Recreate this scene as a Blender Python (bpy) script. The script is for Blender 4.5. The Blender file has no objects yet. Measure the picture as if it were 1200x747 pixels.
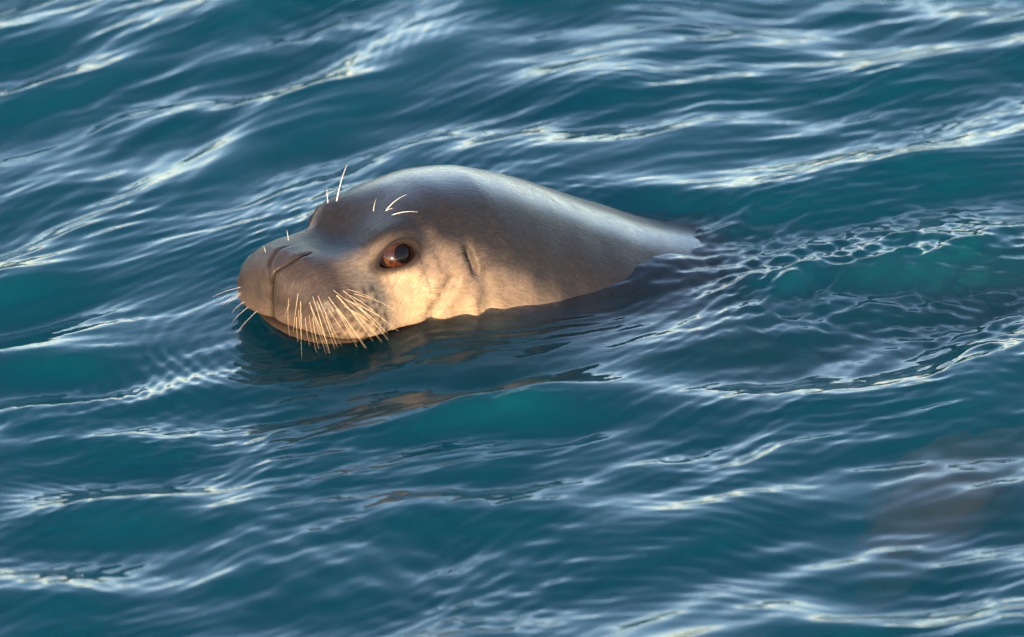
import bpy, math, random
import numpy as np
from mathutils import Vector, Matrix
from mathutils.bvhtree import BVHTree

# ---------------------------------------------------------------- camera, sky, sun, exposure
sc = bpy.context.scene
COL = sc.collection
PHI = math.radians(27.0)          # the lens looks down at 27 degrees
DIST = 7.0                        # metres from lens to the water in the middle of the frame
PXM = 1200.0                      # photo pixels per metre there (photo is 1200 wide)
cam_d = bpy.data.cameras.new('camera')
cam = bpy.data.objects.new('camera', cam_d); COL.objects.link(cam)
CAM = Vector((0, -DIST*math.cos(PHI), DIST*math.sin(PHI)))
cam.location = CAM
cam.rotation_euler = (math.pi/2 - PHI, 0, 0)
cam_d.sensor_width = 36.0
cam_d.lens = 36.0*DIST
cam_d.clip_start = 0.5; cam_d.clip_end = 20000
cam_d.dof.use_dof = True
cam_d.dof.focus_distance = DIST - 0.03
cam_d.dof.aperture_fstop = 5.0
sc.camera = cam

SUN_AZ = math.radians(-12.0)      # from behind the camera, a little to its left
SUN_EL = math.radians(10.0)
to_sun = Vector((math.sin(SUN_AZ)*math.cos(SUN_EL), -math.cos(SUN_AZ)*math.cos(SUN_EL), math.sin(SUN_EL)))
w = bpy.data.worlds.new('World'); sc.world = w; w.use_nodes = True
wt = w.node_tree; wt.nodes.clear()
sky = wt.nodes.new('ShaderNodeTexSky'); sky.sky_type = 'NISHITA'; sky.sun_disc = False
sky.sun_elevation = SUN_EL
sky.sun_rotation = math.atan2(to_sun.x, to_sun.y)
sky.air_density = 0.85; sky.dust_density = 0.2; sky.ozone_density = 1.0
bg = wt.nodes.new('ShaderNodeBackground'); bg.inputs['Strength'].default_value = 0.15
wo = wt.nodes.new('ShaderNodeOutputWorld')
tint = wt.nodes.new('ShaderNodeMix'); tint.data_type = 'RGBA'; tint.blend_type = 'MULTIPLY'
tint.inputs[0].default_value = 1.0; tint.inputs[7].default_value = (1.04, 0.99, 1.01, 1)      # evening air, a little rosier
wt.links.new(sky.outputs[0], tint.inputs[6])
wt.links.new(tint.outputs[2], bg.inputs['Color']); wt.links.new(bg.outputs[0], wo.inputs['Surface'])
sl = bpy.data.lights.new('sun', 'SUN'); sl.energy = 3.1; sl.angle = math.radians(0.6); sl.color = (1.0, 0.68, 0.38)
so = bpy.data.objects.new('sun', sl); COL.objects.link(so)
so.rotation_euler = to_sun.to_track_quat('Z', 'Y').to_euler()
so.location = to_sun*30
sc.view_settings.view_transform = 'Standard'; sc.view_settings.look = 'None'
sc.view_settings.gamma = 1.0; sc.view_settings.exposure = 2.25
try:
    sc.view_settings.use_curve_mapping = False
except Exception: pass
sc.render.engine = 'CYCLES'
sc.cycles.use_denoising = True
sc.cycles.max_bounces = 8; sc.cycles.transparent_max_bounces = 12
sc.cycles.transmission_bounces = 8; sc.cycles.glossy_bounces = 5; sc.cycles.diffuse_bounces = 3
sc.cycles.volume_bounces = 2
sc.cycles.sample_clamp_indirect = 6.0

def px_ray(u, v):
    """direction through photo pixel (u, v)"""
    f = DIST*PXM
    d = Vector((u - 600.0, -(v - 373.5), -f)).normalized()
    return (cam.rotation_euler.to_matrix() @ d).normalized()
def px_ground(u, v, z=0.0):
    d = px_ray(u, v); t = (z - CAM.z)/d.z
    return CAM + d*t

# ---------------------------------------------------------------- helpers
def mesh_np(name, V, F, smooth=True):
    V = np.ascontiguousarray(V, np.float32).reshape(-1, 3); F = np.ascontiguousarray(F, np.int32)
    k = F.shape[1]
    me = bpy.data.meshes.new(name)
    me.vertices.add(len(V)); me.vertices.foreach_set('co', V.ravel())
    me.loops.add(F.size); me.loops.foreach_set('vertex_index', F.ravel())
    me.polygons.add(len(F)); me.polygons.foreach_set('loop_start', np.arange(0, F.size, k, dtype=np.int32))
    me.update(calc_edges=True)
    me.polygons.foreach_set('use_smooth', np.full(len(F), smooth))
    me.update()
    return me
def attr(me, name, vals):
    at = me.attributes.new(name, 'FLOAT', 'POINT')
    at.data.foreach_set('value', np.ascontiguousarray(vals, np.float32).ravel())
def attr_v(me, name, vals):
    at = me.attributes.new(name, 'FLOAT_VECTOR', 'POINT')
    at.data.foreach_set('vector', np.ascontiguousarray(vals, np.float32).ravel())
def link(name, me, mat=None, parent=None):
    o = bpy.data.objects.new(name, me); COL.objects.link(o)
    if mat and not me.materials: me.materials.append(mat)
    if parent: o.parent = parent
    return o
class NT:
    """tiny node-tree builder"""
    def __init__(s, name):
        s.m = bpy.data.materials.new(name); s.m.use_nodes = True
        s.t = s.m.node_tree; s.t.nodes.clear()
        s.out = s.t.nodes.new('ShaderNodeOutputMaterial')
    def n(s, kind, **kw):
        x = s.t.nodes.new('ShaderNode' + kind)
        for k, v in kw.items():
            if k in x.bl_rna.properties and not isinstance(v, tuple): setattr(x, k, v)
        return x
    def l(s, a, b): s.t.links.new(a, b)
    def val(s, sock, v):
        if isinstance(v, (int, float, tuple)): sock.default_value = v
        else: s.l(v, sock)
    def math(s, op, a, b=0.0, c=0.0, clamp=False):
        x = s.t.nodes.new('ShaderNodeMath'); x.operation = op; x.use_clamp = clamp
        for i, v in enumerate((a, b, c)): s.val(x.inputs[i], v)
        return x.outputs[0]
    def mix(s, f, a, b, blend='MIX'):
        x = s.t.nodes.new('ShaderNodeMix'); x.data_type = 'RGBA'; x.blend_type = blend
        s.val(x.inputs[0], f); s.val(x.inputs[6], a); s.val(x.inputs[7], b)
        return x.outputs[2]
    def attr(s, name, vec=False):
        x = s.t.nodes.new('ShaderNodeAttribute'); x.attribute_name = name
        return x.outputs['Vector'] if vec else x.outputs['Fac']
    def noise(s, vec, scale, detail=2.0, rough=0.5, dist=0.0):
        x = s.t.nodes.new('ShaderNodeTexNoise')
        if vec is not None: s.l(vec, x.inputs['Vector'])
        x.inputs['Scale'].default_value = scale; x.inputs['Detail'].default_value = detail
        x.inputs['Roughness'].default_value = rough; x.inputs['Distortion'].default_value = dist
        return x.outputs['Fac']
    def vmul(s, vec, v3):
        x = s.t.nodes.new('ShaderNodeVectorMath'); x.operation = 'MULTIPLY'
        s.l(vec, x.inputs[0]); x.inputs[1].default_value = v3
        return x.outputs[0]
    def ramp(s, f, a, b):
        x = s.t.nodes.new('ShaderNodeMapRange'); x.interpolation_type = 'SMOOTHSTEP'
        s.val(x.inputs[0], f); x.inputs[1].default_value = a; x.inputs[2].default_value = b
        return x.outputs[0]
def principled(nt, **kw):
    p = nt.n('BsdfPrincipled')
    for k, v in kw.items(): nt.val(p.inputs[k], v)
    nt.l(p.outputs[0], nt.out.inputs['Surface'])
    return p
# ---------------------------------------------------------------- seal shape (metres; a = distance back from nose tip, l = lateral, z = up)
def pchip(xk, yk, x):
    xk = np.asarray(xk, float); yk = np.asarray(yk, float); x = np.asarray(x, float)
    h = np.diff(xk); d = np.diff(yk) / h
    m = np.zeros_like(yk)
    w1 = 2*h[1:] + h[:-1]; w2 = h[1:] + 2*h[:-1]
    ok = d[:-1]*d[1:] > 0
    with np.errstate(divide='ignore', invalid='ignore'):
        hm = (w1 + w2) / (w1/d[:-1] + w2/d[1:])
    m[1:-1] = np.where(ok, hm, 0.0)
    m[0] = d[0]; m[-1] = d[-1]
    i = np.clip(np.searchsorted(xk, x) - 1, 0, len(h) - 1)
    t = (x - xk[i]) / h[i]
    return ((2*t**3 - 3*t**2 + 1)*yk[i] + (t**3 - 2*t**2 + t)*h[i]*m[i]
            + (-2*t**3 + 3*t**2)*yk[i+1] + (t**3 - t**2)*h[i]*m[i+1])

def sstep(e0, e1, x):
    t = np.clip((x - e0)/(e1 - e0), 0, 1)
    return t*t*(3 - 2*t)

# a       half width  top     bottom  z of widest  n_up  n_low
PROFILE = np.array([
 (0.000,  0.000,  0.036,  0.036,  0.036, 2.0, 2.0),
 (0.002,  0.021,  0.053,  0.016,  0.034, 2.0, 2.0),
 (0.008,  0.041,  0.067,  0.000,  0.032, 2.0, 2.1),
 (0.018,  0.056,  0.073, -0.016,  0.029, 2.1, 2.2),
 (0.032,  0.067,  0.078, -0.028,  0.025, 2.1, 2.2),
 (0.050,  0.074,  0.078,-0.039,  0.020, 2.1, 2.2),
 (0.070,  0.0765, 0.0765,-0.049,  0.015, 2.1, 2.2),
 (0.090,  0.077,  0.0775,-0.058,  0.012, 2.1, 2.2),
 (0.112,  0.081,  0.0845,-0.068,  0.012, 2.25, 2.2),
 (0.140,  0.091,  0.0945,-0.080,  0.012, 2.3, 2.1),
 (0.170,  0.100,  0.1025,-0.092,  0.008, 2.2, 2.1),
 (0.200,  0.107,  0.1055,-0.104,  0.002, 2.1, 2.0),
 (0.240,  0.113,  0.1000,-0.120, -0.008, 2.0, 2.0),
 (0.290,  0.119,  0.0810,-0.145, -0.025, 2.0, 2.0),
 (0.340,  0.125,  0.0545,-0.170, -0.045, 2.0, 2.0),
 (0.390,  0.133,  0.0285,-0.200, -0.065, 2.0, 2.0),
 (0.440,  0.144,  0.0075,-0.235, -0.090, 2.0, 2.0),
 (0.490,  0.160,  -0.006, -0.270, -0.110, 2.0, 2.0),
 (0.580,  0.185, -0.060, -0.330, -0.150, 2.0, 2.0),
 (0.750,  0.220, -0.050, -0.430, -0.220, 2.0, 2.0),
 (1.000,  0.255, -0.035, -0.520, -0.260, 2.0, 2.0),
 (1.350,  0.250, -0.090, -0.520, -0.280, 2.0, 2.0),
 (1.750,  0.180, -0.130, -0.450, -0.290, 2.0, 2.0),
 (2.100,  0.090, -0.200, -0.370, -0.290, 2.0, 2.0),
 (2.250,  0.020, -0.270, -0.310, -0.290, 2.0, 2.0)])

def prof(a):
    s = np.sqrt(a); sk = np.sqrt(PROFILE[:, 0])
    return [pchip(sk, PROFILE[:, i], s) for i in range(1, 7)]

# spine: heading of the backbone in plan, integrated from the nose tip
NOSE = (-0.2345, -0.032)
_sa = np.linspace(-0.1, 2.5, 5201)
_th = np.radians(pchip([-0.2, 0.0, 0.11, 0.22, 0.34, 0.45, 0.8, 2.6], [43, 43, 42, 28, 12, 6, 3, -2], _sa))
_i0 = int(np.argmin(abs(_sa)))
_cx = np.concatenate([[0], np.cumsum(np.cos(_th[:-1])*np.diff(_sa))]); _cx += NOSE[0] - _cx[_i0]
_cy = np.concatenate([[0], np.cumsum(np.sin(_th[:-1])*np.diff(_sa))]); _cy += NOSE[1] - _cy[_i0]
def bend(P):
    a, l, z = P[..., 0], P[..., 1], P[..., 2]
    rl = math.radians(4.5)*(1 - sstep(0.16, 0.34, a))          # the head is rolled a little
    l, z = l*np.cos(rl) - (z - 0.02)*np.sin(rl), 0.02 + l*np.sin(rl) + (z - 0.02)*np.cos(rl)
    th = np.interp(a, _sa, _th)
    x = np.interp(a, _sa, _cx) + l*np.sin(th)
    y = np.interp(a, _sa, _cy) - l*np.cos(th)
    return np.stack([x, y, z], -1)

def grid_normals(P):
    du = np.gradient(P, axis=0)
    dv = np.roll(P, -1, 1) - np.roll(P, 1, 1)
    n = np.cross(dv, du)
    n /= np.maximum(np.linalg.norm(n, axis=-1, keepdims=True), 1e-12)
    # at the nose tip the normal looks forward
    n[0] = (-1, 0, 0)
    return n

def seg_dist(P, line):
    """distance to a polyline and the fraction along it"""
    line = np.asarray(line, float)
    best = np.full(P.shape[:-1], 1e9); frac = np.zeros(P.shape[:-1])
    L = np.linalg.norm(np.diff(line, axis=0), axis=1); T = L.sum(); acc = 0
    for i in range(len(L)):
        p, q = line[i], line[i+1]; v = q - p
        t = np.clip(((P - p) @ v)/max(v @ v, 1e-12), 0, 1)
        d = np.linalg.norm(P - (p + t[..., None]*v), axis=-1)
        m = d < best
        best = np.where(m, d, best); frac = np.where(m, (acc + t*L[i])/T, frac); acc += L[i]
    return best, frac

def g(d, s):
    return np.exp(-0.5*(d/s)**2)

EYE = np.array([0.1165, 0.0690, 0.0665])        # centre of the left eye opening on the skin
EYE_R = 0.0195
def seal_grid():
    a = list(0.03*(np.arange(61)/60.0)**2)
    while a[-1] < 0.40: a.append(a[-1] + 0.0010)
    st = 0.0010
    while a[-1] < 2.25:
        st = min(st*1.035, 0.03); a.append(a[-1] + st)
    a = np.array(a); a[-1] = 2.25
    ns = 460
    ph = np.linspace(0, 2*np.pi, ns, endpoint=False) + np.pi/2     # starts on top
    hw, top, bot, zc, nu, nl = prof(a)
    c, s = np.cos(ph)[None], np.sin(ph)[None]
    up = s >= 0
    n = np.where(up, nu[:, None], nl[:, None])
    l = hw[:, None]*np.sign(c)*np.abs(c)**(2/n)
    hgt = np.where(up, (top - zc)[:, None], (zc - bot)[:, None])
    z = zc[:, None] + hgt*np.sign(s)*np.abs(s)**(2/n)
    P = np.stack([np.broadcast_to(a[:, None], l.shape), l, z], -1).copy()
    return P

def features(P):
    """sculpts the head; returns the displaced grid and colour masks"""
    N = grid_normals(P)
    A, L, Z = P[..., 0].copy(), P[..., 1].copy(), P[..., 2].copy()
    aL = np.abs(L)
    Ps = np.stack([A, aL, Z], -1)                      # mirrored copy: one definition serves both sides
    head = A < 0.45
    D = np.zeros_like(A)                               # displacement along the normal
    # muzzle bridge: flat to slightly dished top with a soft shoulder on each side
    D += -0.006*g(A - 0.085, 0.03)*g(aL, 0.022)*sstep(0.03, 0.07, Z)
    D += 0.0035*g(A - 0.075, 0.03)*g(aL - 0.042, 0.010)*sstep(0.045, 0.065, Z)
    # whisker pads
    for (ca, cl, cz, s, h) in ((0.030, 0.058, 0.030, 0.022, 0.0065), (0.058, 0.072, 0.020, 0.020, 0.0085)):
        D += h*np.exp(-0.5*((A-ca)**2 + (aL-cl)**2 + (Z-cz)**2)/s**2)
    # hollow between pad and cheek, under the eye
    D += -0.007*g(A - 0.095, 0.013)*g(Z - 0.045, 0.022)*sstep(0.03, 0.06, aL)
    # cheek bulge below and behind the eye
    D += 0.006*g(A - 0.135, 0.022)*g(Z - 0.015, 0.022)*sstep(0.03, 0.06, aL)
    # brow ridge above the eye
    D += 0.0120*np.exp(-0.5*(((A-0.112)/0.019)**2 + ((aL-0.056)/0.014)**2 + ((Z-0.086)/0.012)**2))
    # furrow between brow and crown / midline dip on the forehead
    D += -0.0035*g(A - 0.118, 0.025)*g(aL, 0.016)*sstep(0.05, 0.08, Z)
    # creases behind the eye and on the cheek
    for (pts, w, h) in (
        (((0.162, .09, 0.034), (0.146, .095, 0.020), (0.132, .095, 0.004), (0.128, .09, -0.02)), 0.0058, -0.0052),
        (((0.138, .09, 0.052), (0.130, .093, 0.040), (0.118, .09, 0.034)), 0.0050, -0.0030),
        (((0.150, .09, 0.075), (0.154, .095, 0.050)), 0.0060, -0.0025),
        (((0.205, .10, 0.030), (0.212, .105, -0.01)), 0.0070, -0.0030),
        (((0.185, .10, 0.010), (0.190, .105, -0.03)), 0.0060, 0.0030)):
        q = np.array(pts)
        d, f = seg_dist(np.stack([A, np.zeros_like(A), Z], -1), np.stack([q[:, 0], 0*q[:, 0], q[:, 2]], -1))
        D += h*g(d, w)*sstep(0.02, 0.05, aL)
    # ear: a small slit-like pit with a raised front edge
    ez = np.array([(0.1915, 0, 0.057), (0.1920, 0, 0.050), (0.1935, 0, 0.042)])
    dE, f = seg_dist(np.stack([A, np.zeros_like(A), Z], -1), ez)
    ear = g(dE, 0.0046)*sstep(0.03, 0.06, aL)
    D += -0.0065*ear
    dE2, f = seg_dist(np.stack([A, np.zeros_like(A), Z], -1), ez - np.array([0.0115, 0, 0]))
    D += 0.0013*g(dE2, 0.0068)*sstep(0.03, 0.06, aL)
    # nostrils and philtrum
    nos = [(0.0018, 0.0012, 0.051), (0.0070, 0.0050, 0.0650), (0.0130, 0.0095, 0.0705), (0.0225, 0.0135, 0.0745), (0.0340, 0.0155, 0.0770), (0.0440, 0.0145, 0.0775)]
    dN, f = seg_dist(Ps, nos)
    slitc = g(dN, 0.0020)*np.interp(f, [0, .15, .85, 1], [1, 1, .8, .2])
    slit = g(dN, 0.0012)*np.interp(f, [0, .15, .8, 1], [.8, 1, 1, .3])
    near_side = np.where(L < 0, 0.30, 1.0)
    slitc = slitc*np.where(L < 0, 0.45, 1.0)
    D += -0.0045*slit*near_side
    rim, _ = seg_dist(Ps, np.array(nos) + np.array([0.003, 0.0055, -0.001]))
    D += 0.0008*g(rim, 0.0030)*np.interp(f, [0, .2, .8, 1], [.3, 1, 1, .2])
    rim2, _ = seg_dist(Ps, np.array(nos) + np.array([-0.002, -0.006, 0.001]))
    D += 0.0006*g(rim2, 0.0040)
    phil = g(L, 0.0016)*sstep(0.012, 0.016, Z)*(1 - sstep(0.048, 0.054, Z))*(A < 0.02)
    D += -0.0040*phil
    D += -0.0030*g(L, 0.0060)*sstep(0.008, 0.016, Z)*(1 - sstep(0.05, 0.06, Z))*(A < 0.02)
    # mouth line and the lower jaw set back beneath the upper lip
    zm = np.interp(A, [0, 0.01, 0.03, 0.06, 0.09, 0.12, 0.16], [0.0125, 0.0105, 0.0055, 0.000, -0.006, -0.006, 0.0])
    fm = 1 - sstep(0.10, 0.14, A)
    D += -0.0062*(1 - sstep(-0.0025, 0.0012, Z - zm))*fm*sstep(-0.08, -0.03, Z)
    mouth = g(Z - zm, 0.0019)*fm
    D += -0.0060*mouth
    D += 0.0022*g(Z - zm - 0.007, 0.005)*fm
    # little follicle bumps over the pad, in curved rows
    rows = follicles()
    fol = np.zeros_like(A)
    sub = head & (A < 0.10) & (Z > -0.03)
    for (ra, rz) in rows:
        d = np.hypot(A[sub] - ra, Z[sub] - rz)
        fol[sub] = np.maximum(fol[sub], g(d, 0.0019)*(aL[sub] > 0.02))
        D[sub] += 0.0010*g(d, 0.0030)*(aL[sub] > 0.02)
    # soft overall unevenness of fat and muscle
    D += head*0.0005*(np.sin(61*A + 23*aL + 2.0)*np.sin(53*Z + 1.3 + 17*A) + 0.6*np.sin(117*A - 41*Z)*np.sin(97*Z + 31*A + .4))*sstep(0.02, 0.1, A)
    # back folds on the neck where it turns
    D += -0.0003*g(np.abs(A - 0.372 + 0.25*(Z - 0.03)) , 0.005)*sstep(0.02, 0.06, L)
    # eye opening
    e1 = np.array([-0.93, 0.05, -0.10]) ; e1 /= np.linalg.norm(e1)       # towards the inner corner
    e2 = np.array([0.0, -0.42, 0.91]); e2 -= (e2 @ e1)*e1; e2 /= np.linalg.norm(e2)
    R = Ps - EYE
    u, v = R @ e1, R @ e2
    w = R @ np.cross(e1, e2)
    near = (np.abs(w) < 0.03)
    # almond: sharper towards the nose
    wd = np.where(u > 0, 0.0215, 0.0165)
    hh = np.where(v > 0, 0.0082, 0.0106)
    rr = np.sqrt((u/wd)**2 + (v/hh)**2)
    rr = np.where(u > 0, rr + 0.18*np.clip(u/wd, 0, 1)*np.abs(v)/hh, rr)
    open_ = (1 - sstep(0.84, 1.02, rr))*near
    lid = g(rr - 1.16, 0.12)*near*(0.6 + 0.5*sstep(-0.005, 0.008, v))
    fold = g(rr - 1.42, 0.10)*near*(0.25 + 0.75*sstep(-0.002, 0.008, v))*sstep(-0.02, 0.0, u)
    D += 0.0030*g(rr, 1.6)*near
    D += 0.0011*lid - 0.0012*fold
    D += -0.0170*open_
    P2 = P + N*D[..., None]
    masks = dict(slit=np.maximum(np.maximum(slitc, g(L, 0.0019)*sstep(0.012, 0.016, Z)*(1 - sstep(0.048, 0.056, Z))*(A < 0.02)), (1 - sstep(zm - 0.0002, zm + 0.0018, Z))*(0.70 + 0.30*sstep(zm - 0.014, zm - 0.002, Z))*sstep(zm - 0.03, zm - 0.012, Z)*fm), fol=fol, ear=ear,
                 eye=np.where(near, np.clip(1.35 - 0.65*rr, 0, 1), 0), lid=np.where(near, np.maximum(1 - sstep(1.12, 2.05, rr), 0.8*g(v + 0.05*np.clip(u, 0, 1), 0.0028)*sstep(0.008, 0.018, u)*(1 - sstep(0.024, 0.036, u))), 0))
    return P2, masks

def follicles():
    out = []
    for r in range(7):
        n = 8
        for k in range(n):
            ra = 0.016 + 0.0078*k + 0.0022*r*0.4 + 0.0030*math.sin(5.1*r + 2.3*k*k)
            rz = 0.047 - 0.0068*r - 0.0005*(k - 2)**2*0.5 + 0.0026*math.sin(3.7*k + 1.9*r*r)
            out.append((ra, rz))
    return out
# ---------------------------------------------------------------- water surface: one sheet, fine where the lens looks, out to the horizon
def axis_grid(lo, hi, step, far):
    c = np.arange(lo, hi + step/2, step)
    g_, x = [], 0.0; st = step
    while x < far:
        st *= 1.03 if st < 0.04 else 1.35; x += st; g_.append(x)
    g_ = np.array(g_)
    v = np.concatenate([lo - g_[::-1], c, hi + g_])
    sp = np.gradient(v)
    return v, sp

def value_noise(x, y, seed):
    """smooth lattice noise in -1..1"""
    r = np.random.RandomState(seed); T = r.rand(256, 256)*2 - 1
    xi = np.floor(x).astype(int); yi = np.floor(y).astype(int)
    fx, fy = x - xi, y - yi
    fx = fx*fx*fx*(fx*(fx*6 - 15) + 10); fy = fy*fy*fy*(fy*(fy*6 - 15) + 10)
    a = T[xi & 255, yi & 255]; b = T[(xi+1) & 255, yi & 255]; c = T[xi & 255, (yi+1) & 255]; d = T[(xi+1) & 255, (yi+1) & 255]
    return (a*(1-fx) + b*fx)*(1-fy) + (c*(1-fx) + d*fx)*fy

def water_field(X, Y, SP):
    """returns dx, dy, z.  SP = local grid spacing, waves too short for it fade out"""
    R = np.random.RandomState(11)
    fade = lambda lam: 1 - sstep(0.15, 0.30, SP/lam)
    # slow bending of the wave trains
    wx = X + 0.035*value_noise(X*2.6 + 7, Y*2.1 + 3, 1) + 0.012*value_noise(X*7 + 1, Y*6 + 9, 2)
    wy = Y + 0.045*value_noise(X*2.2 + 5, Y*2.6 + 8, 3) + 0.014*value_noise(X*6 + 2, Y*7 + 4, 4)
    # crests swing steeper towards the far left
    wy = wy - 0.26*(X - 0.25*np.log(np.cosh(np.clip((X + 0.2)/0.25, -60, 60))))*(1 - sstep(2, 9, np.hypot(X, Y)))*sstep(-0.45, 0.25, Y)
    Zs = np.zeros_like(X); DX = np.zeros_like(X); DY = np.zeros_like(X)
    main = math.radians(113)
    def wave(lam, amp, ang, ph, env=None, chop=0.18):
        nonlocal Zs, DX, DY
        k = 2*math.pi/lam; kx, ky = math.cos(ang), math.sin(ang)
        p = k*(kx*wx + ky*wy) + ph
        f = amp*fade(lam)
        if env is not None: f = f*env
        Zs += f*np.cos(p)
        DX -= chop*f*kx*np.sin(p); DY -= chop*f*ky*np.sin(p)
    # swell and chop
    for i in range(46):
        lam = 0.50*(0.060/0.50)**(i/45.0)*(1 + 0.1*R.randn())
        spread = 0.30 + 0.25*(i/45.0)
        ang = main + spread*R.randn()
        slope = 0.030 + 0.074*math.exp(-((i - 22)/9.0)**2)
        grp = 0.55 + 0.65*value_noise(X*1.3/lam*0.35 + 13*i, Y*1.3/lam*0.35 + 5*i, 20 + i)
        wave(lam, slope*lam/(2*math.pi)*1.0, ang, R.rand()*6.283, np.clip(grp, 0.05, 1.4))
    # longer open-sea swell away from this small patch
    far = sstep(1.6, 5.0, np.hypot(X, Y))
    for i in range(12):
        lam = 0.6*(9.0/0.6)**(i/11.0)
        wave(lam, 0.035*lam/(2*math.pi), main + 0.35*R.randn(), R.rand()*6.283, far, 0.3)
    # short ripples riding in patches
    for i in range(34):
        lam = 0.060*(0.0135/0.060)**(i/33.0)*(1 + 0.1*R.randn())
        ang = main + 0.30*R.randn() + 0.08
        e = np.clip(value_noise(X*5.0 + 3*i, Y*4.0 - 2*i, 70 + i % 9) - 0.06, 0, 1)
        wave(lam, 0.078*lam/(2*math.pi), ang, R.rand()*6.283, e, 0.15)
    # capillary trains: fine parallel lines, tight patches
    for i in range(26):
        lam = 0.0110 + 0.006*R.rand()
        cx, cy = R.uniform(-0.6, 0.6), R.uniform(-0.75, 0.8)
        ang = main + 0.5*R.randn()
        e = np.exp(-0.5*(((X - cx)/0.11)**2 + ((Y - cy - 0.5*(X - cx))/0.05)**2))
        wave(lam, 0.11*lam/(2*math.pi), ang, R.rand()*6.283, e, 0.1)
    # rings spreading from the muzzle
    r = np.hypot((X + 0.225), (Y + 0.05)*1.0)
    ring = 0.0010*np.cos(2*math.pi*(r + 0.006*value_noise(X*18, Y*18, 9))/0.0165 + 1.0)*np.exp(-np.clip(r - 0.06, 0, 9)/0.075)*sstep(0.03, 0.06, r)*fade(0.0165)
    Zs += ring*(1 - sstep(-0.20, -0.06, X))*np.clip(0.65 + 0.8*value_noise(X*8, Y*8, 57), 0, 1.3)
    # broken water shed behind the neck and over the back
    e = np.exp(-0.5*(((X - 0.34)/0.17)**2 + ((Y - 0.10 - 0.05*(X - 0.3))/0.095)**2))
    e = np.maximum(e, 0.9*np.exp(-0.5*(((X - 0.52)/0.14)**2 + ((Y - 0.05)/0.12)**2)))
    tur = np.zeros_like(X)
    for i in range(44):
        lam = 0.085*(0.013/0.085)**(i/43.0)
        ang = main + (0.75 if i % 2 else 0.35)*R.randn()
        k = 2*math.pi/lam
        p = k*(math.cos(ang)*(wx + 0.012*value_noise(X*14 + i, Y*14, 40)) + math.sin(ang)*(wy + 0.012*value_noise(X*14, Y*14 + i, 41))) + R.rand()*6.283
        tur += (0.072 + 0.024*i/43.0)*lam/(2*math.pi)*np.cos(p)*fade(lam)
    Zs += tur*e*sstep(0.06, 0.26, X)
    # swelling over the back, the hollow behind the neck and the ridge beside it
    Zs += 0.012*np.exp(-0.5*(((X - 0.47)/0.10)**2 + ((Y - 0.165)/0.035)**2))
    Zs += -0.008*np.exp(-0.5*(((X - 0.19)/0.05)**2 + ((Y - 0.235)/0.025)**2))
    Zs += 0.006*np.exp(-0.5*(((X - 0.17)/0.07)**2 + ((Y - 0.275)/0.02)**2))
    # calmer film of water against the near side of the neck and chin
    calm = np.exp(-0.5*(((X - 0.02)/0.17)**2 + ((Y + 0.02)/0.06)**2))
    Zs *= 1 - 0.55*calm; DX *= 1 - 0.55*calm; DY *= 1 - 0.55*calm
    near = np.exp(-0.5*(((X + 0.20)/0.07)**2 + ((Y + 0.03)/0.06)**2))
    Zs = Zs*(1 - 0.6*near) - 0.007*near
    # water climbing the wet coat, and small ripples running parallel to the head and neck
    box = (X > -0.42) & (X < 0.32) & (Y > -0.30) & (Y < 0.45)
    ia = np.where((_sa >= 0) & (_sa < 0.47))[0][::4]
    xb, yb = X[box], Y[box]
    best = np.full(xb.shape, 1e9); ka = np.zeros(xb.shape)
    for i in ia:
        d2 = (xb - _cx[i])**2 + (yb - _cy[i])**2
        m = d2 < best; best[m] = d2[m]; ka[m] = _sa[i]
    hw, tp, bt, zc, nu, nl = prof(ka)
    upz = np.where(zc > 0, (zc - 0)/np.maximum(zc - bt, 1e-6), (0 - zc)/np.maximum(tp - zc, 1e-6))
    w0 = hw*np.maximum(0, 1 - np.clip(upz, 0, 1)**2)**0.5
    dd = np.clip(np.sqrt(best) - w0, -0.02, 9)
    fd = (1 - sstep(0.36, 0.46, ka))
    wob = 0.004*value_noise(xb*22, yb*22, 55)
    rise = 0.0035*np.exp(-np.abs(dd)/0.006) + 0.00062*np.cos(2*math.pi*(dd + wob)/0.0150)*np.exp(-np.clip(dd, 0, 9)/0.045)*sstep(0.004, 0.02, dd)*np.clip(0.5 + value_noise(xb*9, yb*9, 56), 0, 1.2)
    Zs[box] += rise*fd
    return DX, DY, Zs

gx, sx = axis_grid(-0.66, 0.66, 0.0020, 6000)
gy, sy = axis_grid(-0.84, 0.98, 0.0025, 6000)
X, Y = np.meshgrid(gx, gy, indexing='ij')
SP = np.maximum(sx[:, None], sy[None, :])
DX, DY, ZW = water_field(X, Y, SP)
nx, ny = X.shape
idx = np.arange(nx*ny).reshape(nx, ny)
F = np.stack([idx[:-1, :-1], idx[1:, :-1], idx[1:, 1:], idx[:-1, 1:]], -1).reshape(-1, 4)
wm = mesh_np('water', np.stack([X + DX, Y + DY, ZW], -1), F)

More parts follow.
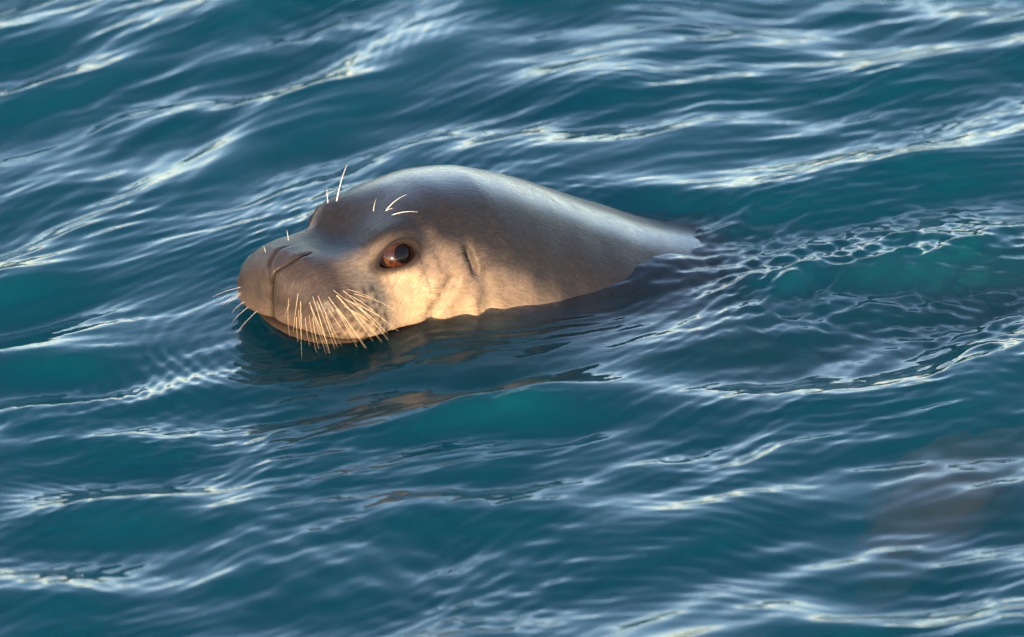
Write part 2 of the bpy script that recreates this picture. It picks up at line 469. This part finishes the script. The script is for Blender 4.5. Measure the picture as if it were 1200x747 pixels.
nt = NT('sea_water')
geo = nt.n('NewGeometry')
b1 = nt.noise(nt.vmul(geo.outputs['Position'], (0.55, 1.0, 1.0)), 230.0, 2.0, 0.5)
bump = nt.n('Bump'); bump.inputs['Strength'].default_value = 0.16; bump.inputs['Distance'].default_value = 0.0012
nt.l(b1, bump.inputs['Height'])
fr = nt.n('Fresnel'); fr.inputs['IOR'].default_value = 1.34; nt.l(bump.outputs[0], fr.inputs['Normal'])
gl = nt.n('BsdfGlossy'); gl.inputs['Roughness'].default_value = 0.01; nt.l(bump.outputs[0], gl.inputs['Normal'])
rf = nt.n('BsdfRefraction'); rf.inputs['IOR'].default_value = 1.34; rf.inputs['Roughness'].default_value = 0.0; nt.l(bump.outputs[0], rf.inputs['Normal'])
tr = nt.n('BsdfTransparent')
m1 = nt.n('MixShader'); m1.inputs[0].default_value = 0.50; nt.l(rf.outputs[0], m1.inputs[1]); nt.l(tr.outputs[0], m1.inputs[2])
m2 = nt.n('MixShader'); nt.l(fr.outputs[0], m2.inputs[0]); nt.l(m1.outputs[0], m2.inputs[1]); nt.l(gl.outputs[0], m2.inputs[2])
nt.l(m2.outputs[0], nt.out.inputs['Surface'])
va = nt.n('VolumeAbsorption'); va.inputs['Color'].default_value = (0.02, 0.58, 0.58, 1); va.inputs['Density'].default_value = 5.0
vs = nt.n('VolumeScatter'); vs.inputs['Color'].default_value = (0.02, 0.90, 0.92, 1); vs.inputs['Density'].default_value = 4.6; vs.inputs['Anisotropy'].default_value = 0.2
vadd = nt.n('AddShader'); nt.l(va.outputs[0], vadd.inputs[0]); nt.l(vs.outputs[0], vadd.inputs[1])
nt.l(vadd.outputs[0], nt.out.inputs['Volume'])
water = link('water', wm, nt.m); water['kind'] = 'structure'
water['label'] = 'rippled teal sea water reflecting a pale sky'

# seabed far below
nb = NT('pale_sand')
geo = nb.n('NewGeometry')
principled(nb, **{'Base Color': nb.mix(nb.noise(geo.outputs['Position'], 0.8, 4, 0.6), (0.52, 0.60, 0.50, 1), (0.74, 0.80, 0.64, 1)), 'Roughness': 0.9})
bx_ = np.concatenate([-np.geomspace(6000, 3, 14), np.linspace(-2.5, 2.5, 41), np.geomspace(3, 6000, 14)])
BX, BY = np.meshgrid(bx_, bx_, indexing='ij')
idx = np.arange(BX.size).reshape(BX.shape)
F = np.stack([idx[:-1, :-1], idx[1:, :-1], idx[1:, 1:], idx[:-1, 1:]], -1).reshape(-1, 4)
sb = mesh_np('seabed', np.stack([BX, BY, -0.85 + 0.05*value_noise(BX*1.3, BY*1.3, 77)], -1), F)
seabed = link('seabed', sb, nb.m); seabed['kind'] = 'structure'
# ---------------------------------------------------------------- the seal
P0 = seal_grid()
P1, MK = features(P0)
XW = bend(P1)
# fur coordinates: distance back and distance round the ring
dv = np.linalg.norm(np.diff(P1, axis=1, append=P1[:, :1]), axis=-1)
arc = np.concatenate([np.zeros((len(dv), 1)), np.cumsum(dv, 1)[:, :-1]], 1)
tot = dv.sum(1, keepdims=True)
arc = np.where(arc > tot/2, arc - tot, arc)
nr, ns = P1.shape[:2]
idx = np.arange(nr*ns).reshape(nr, ns)
nxt = np.roll(idx, -1, 1)
F = np.stack([idx[:-1], idx[1:], nxt[1:], nxt[:-1]], -1).reshape(-1, 4)
# nose tip ring is one point: merge
bme = mesh_np('body', XW.reshape(-1, 3), F)
A, L, Z = P0[..., 0], np.abs(P0[..., 1]), P0[..., 2]
# countershading of the coat: pale below, dark along the back, plus painted lit muzzle sides and shaded bridge
side = np.arctan2(Z - np.interp(A, [0, .1, .2, .35, .6], [0.03, 0.02, 0.0, -0.05, -0.2]), L)      # angle above the flank
pale = (1 - 0.45*sstep(0.2, 0.34, A))*(1 - sstep(np.interp(A, [0.0, 0.09, 0.14, 0.2, 0.3], [0.45, 0.40, 0.05, -0.2, -0.3]), np.interp(A, [0.0, 0.09, 0.14, 0.2, 0.3], [1.15, 1.10, 1.15, 1.0, 0.85]), side - 0.25*sstep(0.15, 0.02, A)))
nose = np.clip(1.55*(1 - sstep(0.0, 0.085, np.hypot(A - 0.006, 0.95*(Z - 0.072)))), 0, 1)
attr(bme, 'pale', pale)
muz = 1 - sstep(0.012, 0.062, A)
attr(bme, 'nose', nose); attr(bme, 'muz', muz); attr(bme, 'wet', (0.08 + 0.92*sstep(np.interp(A, [0.2, 0.3, 0.45], [0.95, 1.08, 1.22]), np.interp(A, [0.2, 0.3, 0.45], [1.40, 1.45, 1.52]), side)*sstep(0.10, 0.17, A))*(1 - MK['lid']))
attr(bme, 'slit', MK['slit']); attr(bme, 'pore', MK['fol']); attr(bme, 'ear', MK['ear']); attr(bme, 'lid', MK['lid'])
attr_v(bme, 'fur', np.stack([A, arc, 0*A], -1))

nt = NT('wet_seal_coat')
fur = nt.attr('fur', True)
geo = nt.n('NewGeometry'); pos = geo.outputs['Position']
warp = nt.n('VectorMath'); warp.operation = 'MULTIPLY_ADD'
wn = nt.n('TexNoise'); wn.inputs['Scale'].default_value = 45; nt.l(pos, wn.inputs['Vector'])
nt.l(wn.outputs['Color'], warp.inputs[0]); warp.inputs[1].default_value = (0.004, 0.010, 0); nt.l(fur, warp.inputs[2])
fv = warp.outputs[0]
streak = nt.noise(nt.vmul(fv, (120, 430, 1)), 1.0, 3, 0.6)
streak2 = nt.noise(nt.vmul(fv, (280, 950, 1)), 1.0, 2, 0.6)
blot = nt.noise(pos, 26, 5, 0.62)
fine = nt.noise(pos, 160, 3, 0.6)
pf = nt.math('ADD', nt.attr('pale'), nt.math('MULTIPLY', nt.math('SUBTRACT', blot, 0.5), 0.6))
col = nt.mix(nt.ramp(pf, 0.10, 0.62), (0.015, 0.0130, 0.012, 1), (0.115, 0.085, 0.062, 1))
col = nt.mix(nt.ramp(pf, 0.58, 1.15), col, (0.27, 0.195, 0.122, 1))
col = nt.mix(nt.math('MULTIPLY', nt.attr('muz'), 0.75), col, (0.105, 0.066, 0.044, 1))
col = nt.mix(nt.math('MULTIPLY', nt.attr('nose'), nt.ramp(blot, 0.05, 0.45)), col, (0.034, 0.025, 0.021, 1))
k = nt.math('ADD', 0.35, nt.math('MULTIPLY', streak, 1.3))
kc = nt.n('CombineColor'); [nt.l(k, kc.inputs[i]) for i in range(3)]
col = nt.mix(1.0, col, kc.outputs[0], 'MULTIPLY')
col = nt.mix(nt.math('MULTIPLY', nt.ramp(fine, 0.52, 0.66), nt.math('ADD', 0.18, nt.math('MULTIPLY', nt.attr('muz'), 0.3))), col, (0.05, 0.04, 0.035, 1))
col = nt.mix(nt.math('MULTIPLY', nt.attr('pore'), 0.85), col, (0.025, 0.018, 0.014, 1))
col = nt.mix(nt.attr('slit'), col, (0.012, 0.009, 0.008, 1))
col = nt.mix(nt.math('MULTIPLY', nt.attr('ear'), 0.6), col, (0.015, 0.013, 0.013, 1))
col = nt.mix(nt.attr('lid'), col, (0.020, 0.016, 0.015, 1))
h = nt.math('ADD', nt.math('MULTIPLY', streak, 0.7), nt.math('MULTIPLY', streak2, 0.5))
bump = nt.n('Bump'); bump.inputs['Strength'].default_value = 0.8; bump.inputs['Distance'].default_value = 0.0016
nt.l(h, bump.inputs['Height'])
bump2 = nt.n('Bump'); bump2.inputs['Strength'].default_value = 0.5; bump2.inputs['Distance'].default_value = 0.0008
nt.l(h, bump2.inputs['Height'])
rough = nt.math('ADD', 0.36, nt.math('MULTIPLY', blot, 0.22))
principled(nt, **{'Base Color': col, 'Roughness': rough, 'Normal': bump.outputs[0], 'Specular IOR Level': nt.math('SUBTRACT', 0.14, nt.math('MULTIPLY', nt.math('MAXIMUM', nt.attr('slit'), nt.attr('lid')), 0.12)),
                  'Coat Weight': nt.math('MULTIPLY', nt.attr('wet'), 0.85), 'Coat Roughness': 0.20, 'Coat Normal': bump2.outputs[0]})
COAT = nt.m

root = bpy.data.objects.new('seal', None); COL.objects.link(root)
c0 = bend(np.array([0.2, 0.0, 0.0])); root.location = (float(c0[0]), float(c0[1]), 0.0)
root.empty_display_size = 0.1
root['label'] = 'brown grey seal swimming with its whiskered head above the water'
root['category'] = 'seal'
def part(name, me, mat, parent=None, label=None):
    o = link(name, me, mat)
    o.parent = parent or root
    o.matrix_parent_inverse = Matrix.Translation(-Vector(root.location))
    if label: o['label'] = label
    return o
body = part('body', bme, COAT)
bpy.context.view_layer.update()
bvh = BVHTree.FromPolygons([tuple(v) for v in XW.reshape(-1, 3)[:, :]], [tuple(int(i) for i in f) for f in F[:(nr-1)*ns][:480*ns]])

def tube(name, pts, r0, r1, seg=6):
    """tapered round strand along points"""
    pts = [Vector(p) for p in pts]; n = len(pts); V, Fc = [], []
    up = Vector((0.3, 0.2, 0.9))
    for i, p in enumerate(pts):
        t = (pts[min(i+1, n-1)] - pts[max(i-1, 0)]).normalized()
        u = t.cross(up).normalized(); v = t.cross(u)
        r = r0 + (r1 - r0)*i/(n-1)
        for k in range(seg):
            an = 2*math.pi*k/seg
            V.append(p + (u*math.cos(an) + v*math.sin(an))*r)
    for i in range(n-1):
        for k in range(seg):
            k2 = (k+1) % seg
            Fc.append((i*seg+k, i*seg+k2, (i+1)*seg+k2, (i+1)*seg+k))
    return mesh_np(name, np.array([tuple(v) for v in V]), np.array(Fc))

# eyes
def mat_simple(name, colr, rough=0.3, **kw):
    n = NT(name)
    g0 = n.n('NewGeometry')
    f = n.noise(g0.outputs['Position'], kw.pop('nscale', 300.0), 3, 0.6)
    c2 = tuple(x*kw.get('vary', 0.55) for x in colr[:3]) + (1,)
    kw.pop('vary', None)
    principled(n, **{'Base Color': n.mix(f, colr, c2), 'Roughness': rough, **kw})
    return n.m
M_BALL = mat_simple('eye_dark', (0.012, 0.008, 0.007, 1), 0.06, **{'Specular IOR Level': 0.3})
M_PUP = mat_simple('pupil_black', (0.004, 0.003, 0.003, 1), 0.05, **{'Specular IOR Level': 0.14})
ni = NT('iris_red_brown')
tc = ni.n('TexCoord'); ir = ni.noise(ni.vmul(tc.outputs['Object'], (1, 1, 0.3)), 420, 4, 0.7)
principled(ni, **{'Base Color': ni.mix(ni.ramp(ir, 0.35, 0.66), (0.010, 0.004, 0.003, 1), (0.055, 0.017, 0.005, 1)), 'Roughness': 0.06, 'Specular IOR Level': 0.3})
M_IRIS = ni.m
def cap(name, R, th0, th1, n=18, seg=40, sx=1.0, sy=1.0):
    V, Fc = [], []
    for i in range(n+1):
        th = th0 + (th1 - th0)*i/n
        for k in range(seg):
            an = 2*math.pi*k/seg
            x, y = math.sin(th)*math.cos(an)*sx, math.sin(th)*math.sin(an)*sy
            V.append((R*x, R*y, R*math.sqrt(max(0, 1 - x*x - y*y))*(1 if math.cos(th) >= 0 else -1)))
    for i in range(n):
        for k in range(seg):
            k2 = (k+1) % seg; Fc.append((i*seg+k, (i+1)*seg+k, (i+1)*seg+k2, i*seg+k2))
    return mesh_np(name, np.array(V), np.array(Fc))
for sgn in (1, -1):
    q = EYE*np.array([1, sgn, 1])
    # outward direction of the skin there
    s0 = bend(q + np.array([0, 0, 0])); nl = np.array([-0.16, 0.90*sgn, 0.40]); nl /= np.linalg.norm(nl)
    s1 = bend(q + 0.01*nl); out = Vector(tuple(s1 - s0)).normalized()
    c = Vector(tuple(s0)) - out*(EYE_R + 0.0008)
    look = (out + Vector((0.10, -0.10, 0.06))*(1 if sgn > 0 else 0.3)).normalized()
    rotm = look.to_track_quat('Z', 'Y').to_matrix().to_4x4()
    eb = part('eye', cap('eye', EYE_R, 1e-3, math.pi - 1e-3, 40, 48), M_BALL, label='dark glossy eye with a red-brown iris' if sgn > 0 else None)
    W = Matrix.Translation(c) @ rotm
    eb.matrix_world = W
    ip = link('iris', cap('iris', EYE_R + 0.00015, math.radians(27), math.radians(62)), M_IRIS); ip.parent = eb
    pu = link('pupil', cap('pupil', EYE_R + 0.0003, 1e-3, math.radians(29), 10, 32), M_PUP); pu.parent = eb

# whiskers
M_WHISK = mat_simple('whisker_straw', (0.58, 0.44, 0.25, 1), 0.35, vary=0.8)
M_WHITE = mat_simple('whisker_white', (0.80, 0.76, 0.68, 1), 0.35, vary=0.85)
def hit(u, v):
    h_ = bvh.ray_cast(CAM, px_ray(u, v))
    return h_[0], h_[1], h_[3]
WB = random.Random(5)
def whisker(ru, rv, tu, tv, fwd=0.35, sag=0.10, r0=0.00055, mat=None):
    p, n, d = hit(ru, rv)
    if p is None: return
    ln = math.hypot(tu - ru, tv - rv)/PXM
    e = CAM + px_ray(tu, tv)*(d - ln*fwd)
    m = (p + e)/2 + (n*0.6 + Vector((0, 0, 0.5)))*ln*sag
    pts = []
    for i in range(9):
        t = i/8
        pts.append((p - n*0.001)*(1-t)**2 + m*2*t*(1-t) + e*t*t)
    part('whisker', tube('whisker', pts, r0, r0*0.15), mat or M_WHISK)
# near pad: root and tip in photo pixels
NEAR = [(349,343,343,391),(339,356,333,372),(338,349,341,397),(349,362,353,396),(361,352,384,402),(363,358,381,416),(371,352,392,408),(377,358,401,407),
        (372,366,386,413),(383,345,418,402),(388,352,427,408),(394,345,437,399),(398,352,444,397),(404,350,453,392),(409,345,458,385),
        (395,362,430,409),(414,352,466,388),(381,370,396,406),(357,372,362,404),(366,372,373,410),(405,338,470,366),(420,360,455,400),
        (347,371,349,400),(410,362,447,402),(388,338,425,372),(352,352,352,384)]
for _ in range(14):
    q_ = WB.uniform(0, 1); u_ = 352 + 66*q_; v_ = 372 - 26*WB.random() - 12*q_
    NEAR.append((u_, v_, u_ + 4 + 46*q_ + WB.uniform(-6, 6), v_ + WB.uniform(34, 56) - 14*q_))
for (a_, b_, c_, d_) in NEAR:
    j = lambda: WB.uniform(-1.5, 1.5)
    whisker(a_, b_, c_ + j(), d_ + j(), WB.uniform(.25, .45), WB.uniform(.02, .18), WB.uniform(.00016, .00034))
# far pad, fine white
for i in range(6):
    b_ = 334 + 6.0*i + WB.uniform(-3, 3)
    a_ = next((q for q in range(274, 320) if hit(q, b_)[0] is not None), 300) + WB.uniform(1, 5)
    dx = WB.uniform(14, 34); dy = (b_ - 330)*WB.uniform(0.1, 1.0) + WB.uniform(-4, 12)
    whisker(a_, b_, a_ - dx, b_ + dy, -0.1, WB.uniform(.10, .30), 0.00011, M_WHITE)
for (a_, b_, c_, d_, r) in [(394,236,407,193,.00045),(384,238,383,220,.0003),(451,247,477,228,.00034),(453,254,492,249,.00034),(437,248,441,233,.00022),(446,250,470,243,.0002),(338,282,336,269,.0002),(311,296,309,288,.00018)]:
    whisker(a_, b_, c_, d_, 0.1, 0.16, r, M_WHITE)

# front flippers, under the water
def flipper(sgn, base, tip, wid):
    n, m = 40, 26; V, Fc = [], []
    b, t = Vector(base), Vector(tip); ax = (t - b); ln = ax.length; ax.normalize()
    side_ = ax.cross(Vector((0, 0, 1))).normalized()
    nrm = side_.cross(ax)
    for i in range(n+1):
        s_ = i/n
        wv = wid*(0.75 + 0.3*math.sin(math.pi*min(1, s_*0.9)))*math.sqrt(max(0, 1 - (max(0, s_ - 0.62)/0.38)**2))
        wv = max(wv, 0.004); th_ = 0.030*(1 - s_)**0.8 + 0.006
        if i == n: wv, th_ = 0.003, 0.002
        for k in range(m):
            an = 2*math.pi*k/m; cu, cv = math.cos(an), math.sin(an)
            dig = 1 + 0.10*math.cos(5*math.pi*cu)*s_
            p = b + ax*(ln*s_) + side_*(wv*cu - 0.05*s_*s_*sgn) + nrm*(th_*cv*dig + 0.086*math.sin(math.pi*s_**1.3))
            V.append(p)
    for i in range(n):
        for k in range(m):
            k2 = (k+1) % m; Fc.append((i*m+k, i*m+k2, (i+1)*m+k2, (i+1)*m+k))
    me = mesh_np('foreflipper', np.array([tuple(v) for v in V]), np.array(Fc))
    return me
M_FLIP = mat_simple('flipper_skin', (0.42, 0.21, 0.10, 1), 0.5, nscale=30.0, vary=0.12)
part('foreflipper', flipper(1, (0.58, -0.06, -0.20), (0.29, -0.36, -0.110), 0.055), M_FLIP, label='tan front flipper showing just under the water')
part('foreflipper', flipper(-1, (0.62, 0.42, -0.26), (0.85, 0.52, -0.45), 0.055), M_FLIP)

# short wet coat: strands lying back along the body
def make_fur(count=110000):
    R = np.random.RandomState(3)
    Tn = np.gradient(XW, axis=0); Tn /= np.maximum(np.linalg.norm(Tn, axis=-1, keepdims=True), 1e-9)
    Bn = np.roll(XW, -1, 1) - np.roll(XW, 1, 1); Bn /= np.maximum(np.linalg.norm(Bn, axis=-1, keepdims=True), 1e-9)
    Nn = np.cross(Bn, Tn)
    da = np.gradient(P0[:, 0, 0])[:, None]*dv
    ok = (XW[..., 2] > -0.03) & (A < 0.62) & (A > 0.002)
    bare = np.clip(MK['lid']*1.6 + MK['slit']*1.5 + MK['ear']*0.8 + 0.5*nose + 0.9*MK['fol'], 0, 1)
    wgt = np.where(ok, da*(1 - bare), 0).ravel(); wgt /= wgt.sum()
    pick = R.choice(wgt.size, size=count, p=wgt)
    Xf = XW.reshape(-1, 3); j = R.rand(count, 2) - 0.5
    T_, B_, N_ = (q.reshape(-1, 3)[pick] for q in (Tn, Bn, Nn))
    base = Xf[pick] + T_*(j[:, :1]*0.0012) + B_*(j[:, 1:]*0.0012)
    if float(np.mean(np.sum(N_*(base - np.array([[0.0, 0.15, -0.1]])), 1))) < 0: N_ = -N_
    a_ = A.ravel()[pick]
    # clumps: neighbouring strands lean the same way
    cl = value_noise(base[:, 0]*260 + 50, base[:, 1]*260 + base[:, 2]*190 + 50, 91)
    cl2 = value_noise(base[:, 0]*70 + 20, base[:, 1]*70 + base[:, 2]*60 + 20, 92)
    down = sstep(0.05, 0.2, a_)*0.25
    d = T_ + B_*(0.50*cl + 0.35*cl2 + 0.16*R.randn(count))[:, None] + N_*(0.17 + 0.06*R.rand(count) + 0.06*cl)[:, None]
    d[:, 2] -= down
    d /= np.linalg.norm(d, axis=1, keepdims=True)
    ln = np.interp(a_, [0, 0.07, 0.12, 0.3, 0.6], [0.0012, 0.0017, 0.0044, 0.0062, 0.0068])*(0.7 + 0.6*R.rand(count))
    t = np.array([0, 0.4, 0.75, 1.0])
    pts = base[:, None] - N_[:, None]*0.0002 + d[:, None]*(ln[:, None, None]*t[None, :, None]) - N_[:, None]*(ln[:, None, None]*0.14*(t**2)[None, :, None])
    hc = bpy.data.hair_curves.new('fur')
    hc.add_curves([4]*count)
    hc.points.foreach_set('position', np.ascontiguousarray(pts, np.float32).ravel())
    rad = np.tile(np.array([0.00015, 0.00014, 0.00010, 0.00003]), count)*np.repeat(0.7 + 0.6*R.rand(count), 4)
    hc.points.foreach_set('radius', rad.astype(np.float32))
    for nm, vals in (('pale', pale), ('nose', nose), ('muz', muz)):
        at = hc.attributes.new(nm, 'FLOAT', 'CURVE'); at.data.foreach_set('value', vals.ravel()[pick].astype(np.float32))
    at = hc.attributes.new('rnd', 'FLOAT', 'CURVE'); at.data.foreach_set('value', (0.5*R.rand(count) + 0.5*(cl*0.5 + 0.5)).astype(np.float32))
    nt = NT('coat_hair')
    geo = nt.n('NewGeometry'); blot = nt.noise(geo.outputs['Position'], 26, 5, 0.62)
    pf = nt.math('ADD', nt.attr('pale'), nt.math('MULTIPLY', nt.math('SUBTRACT', blot, 0.5), 0.6))
    col = nt.mix(nt.ramp(pf, 0.10, 0.62), (0.016, 0.014, 0.0125, 1), (0.125, 0.092, 0.066, 1))
    col = nt.mix(nt.ramp(pf, 0.58, 1.15), col, (0.30, 0.215, 0.132, 1))
    col = nt.mix(nt.math('MULTIPLY', nt.attr('muz'), 0.75), col, (0.120, 0.076, 0.050, 1))
    col = nt.mix(nt.math('MULTIPLY', nt.attr('nose'), nt.ramp(blot, 0.15, 0.5)), col, (0.036, 0.026, 0.022, 1))
    k = nt.math('ADD', 0.30, nt.math('MULTIPLY', nt.attr('rnd'), 1.5))
    kc = nt.n('CombineColor'); [nt.l(k, kc.inputs[i]) for i in range(3)]
    col = nt.mix(1.0, col, kc.outputs[0], 'MULTIPLY')
    principled(nt, **{'Base Color': col, 'Roughness': 0.32, 'Specular IOR Level': 0.12})
    hc.materials.append(nt.m)
    o = part('fur', hc, None); o['kind'] = 'stuff'
    o['label'] = 'short wet brown fur lying back along the head and neck'
make_fur()
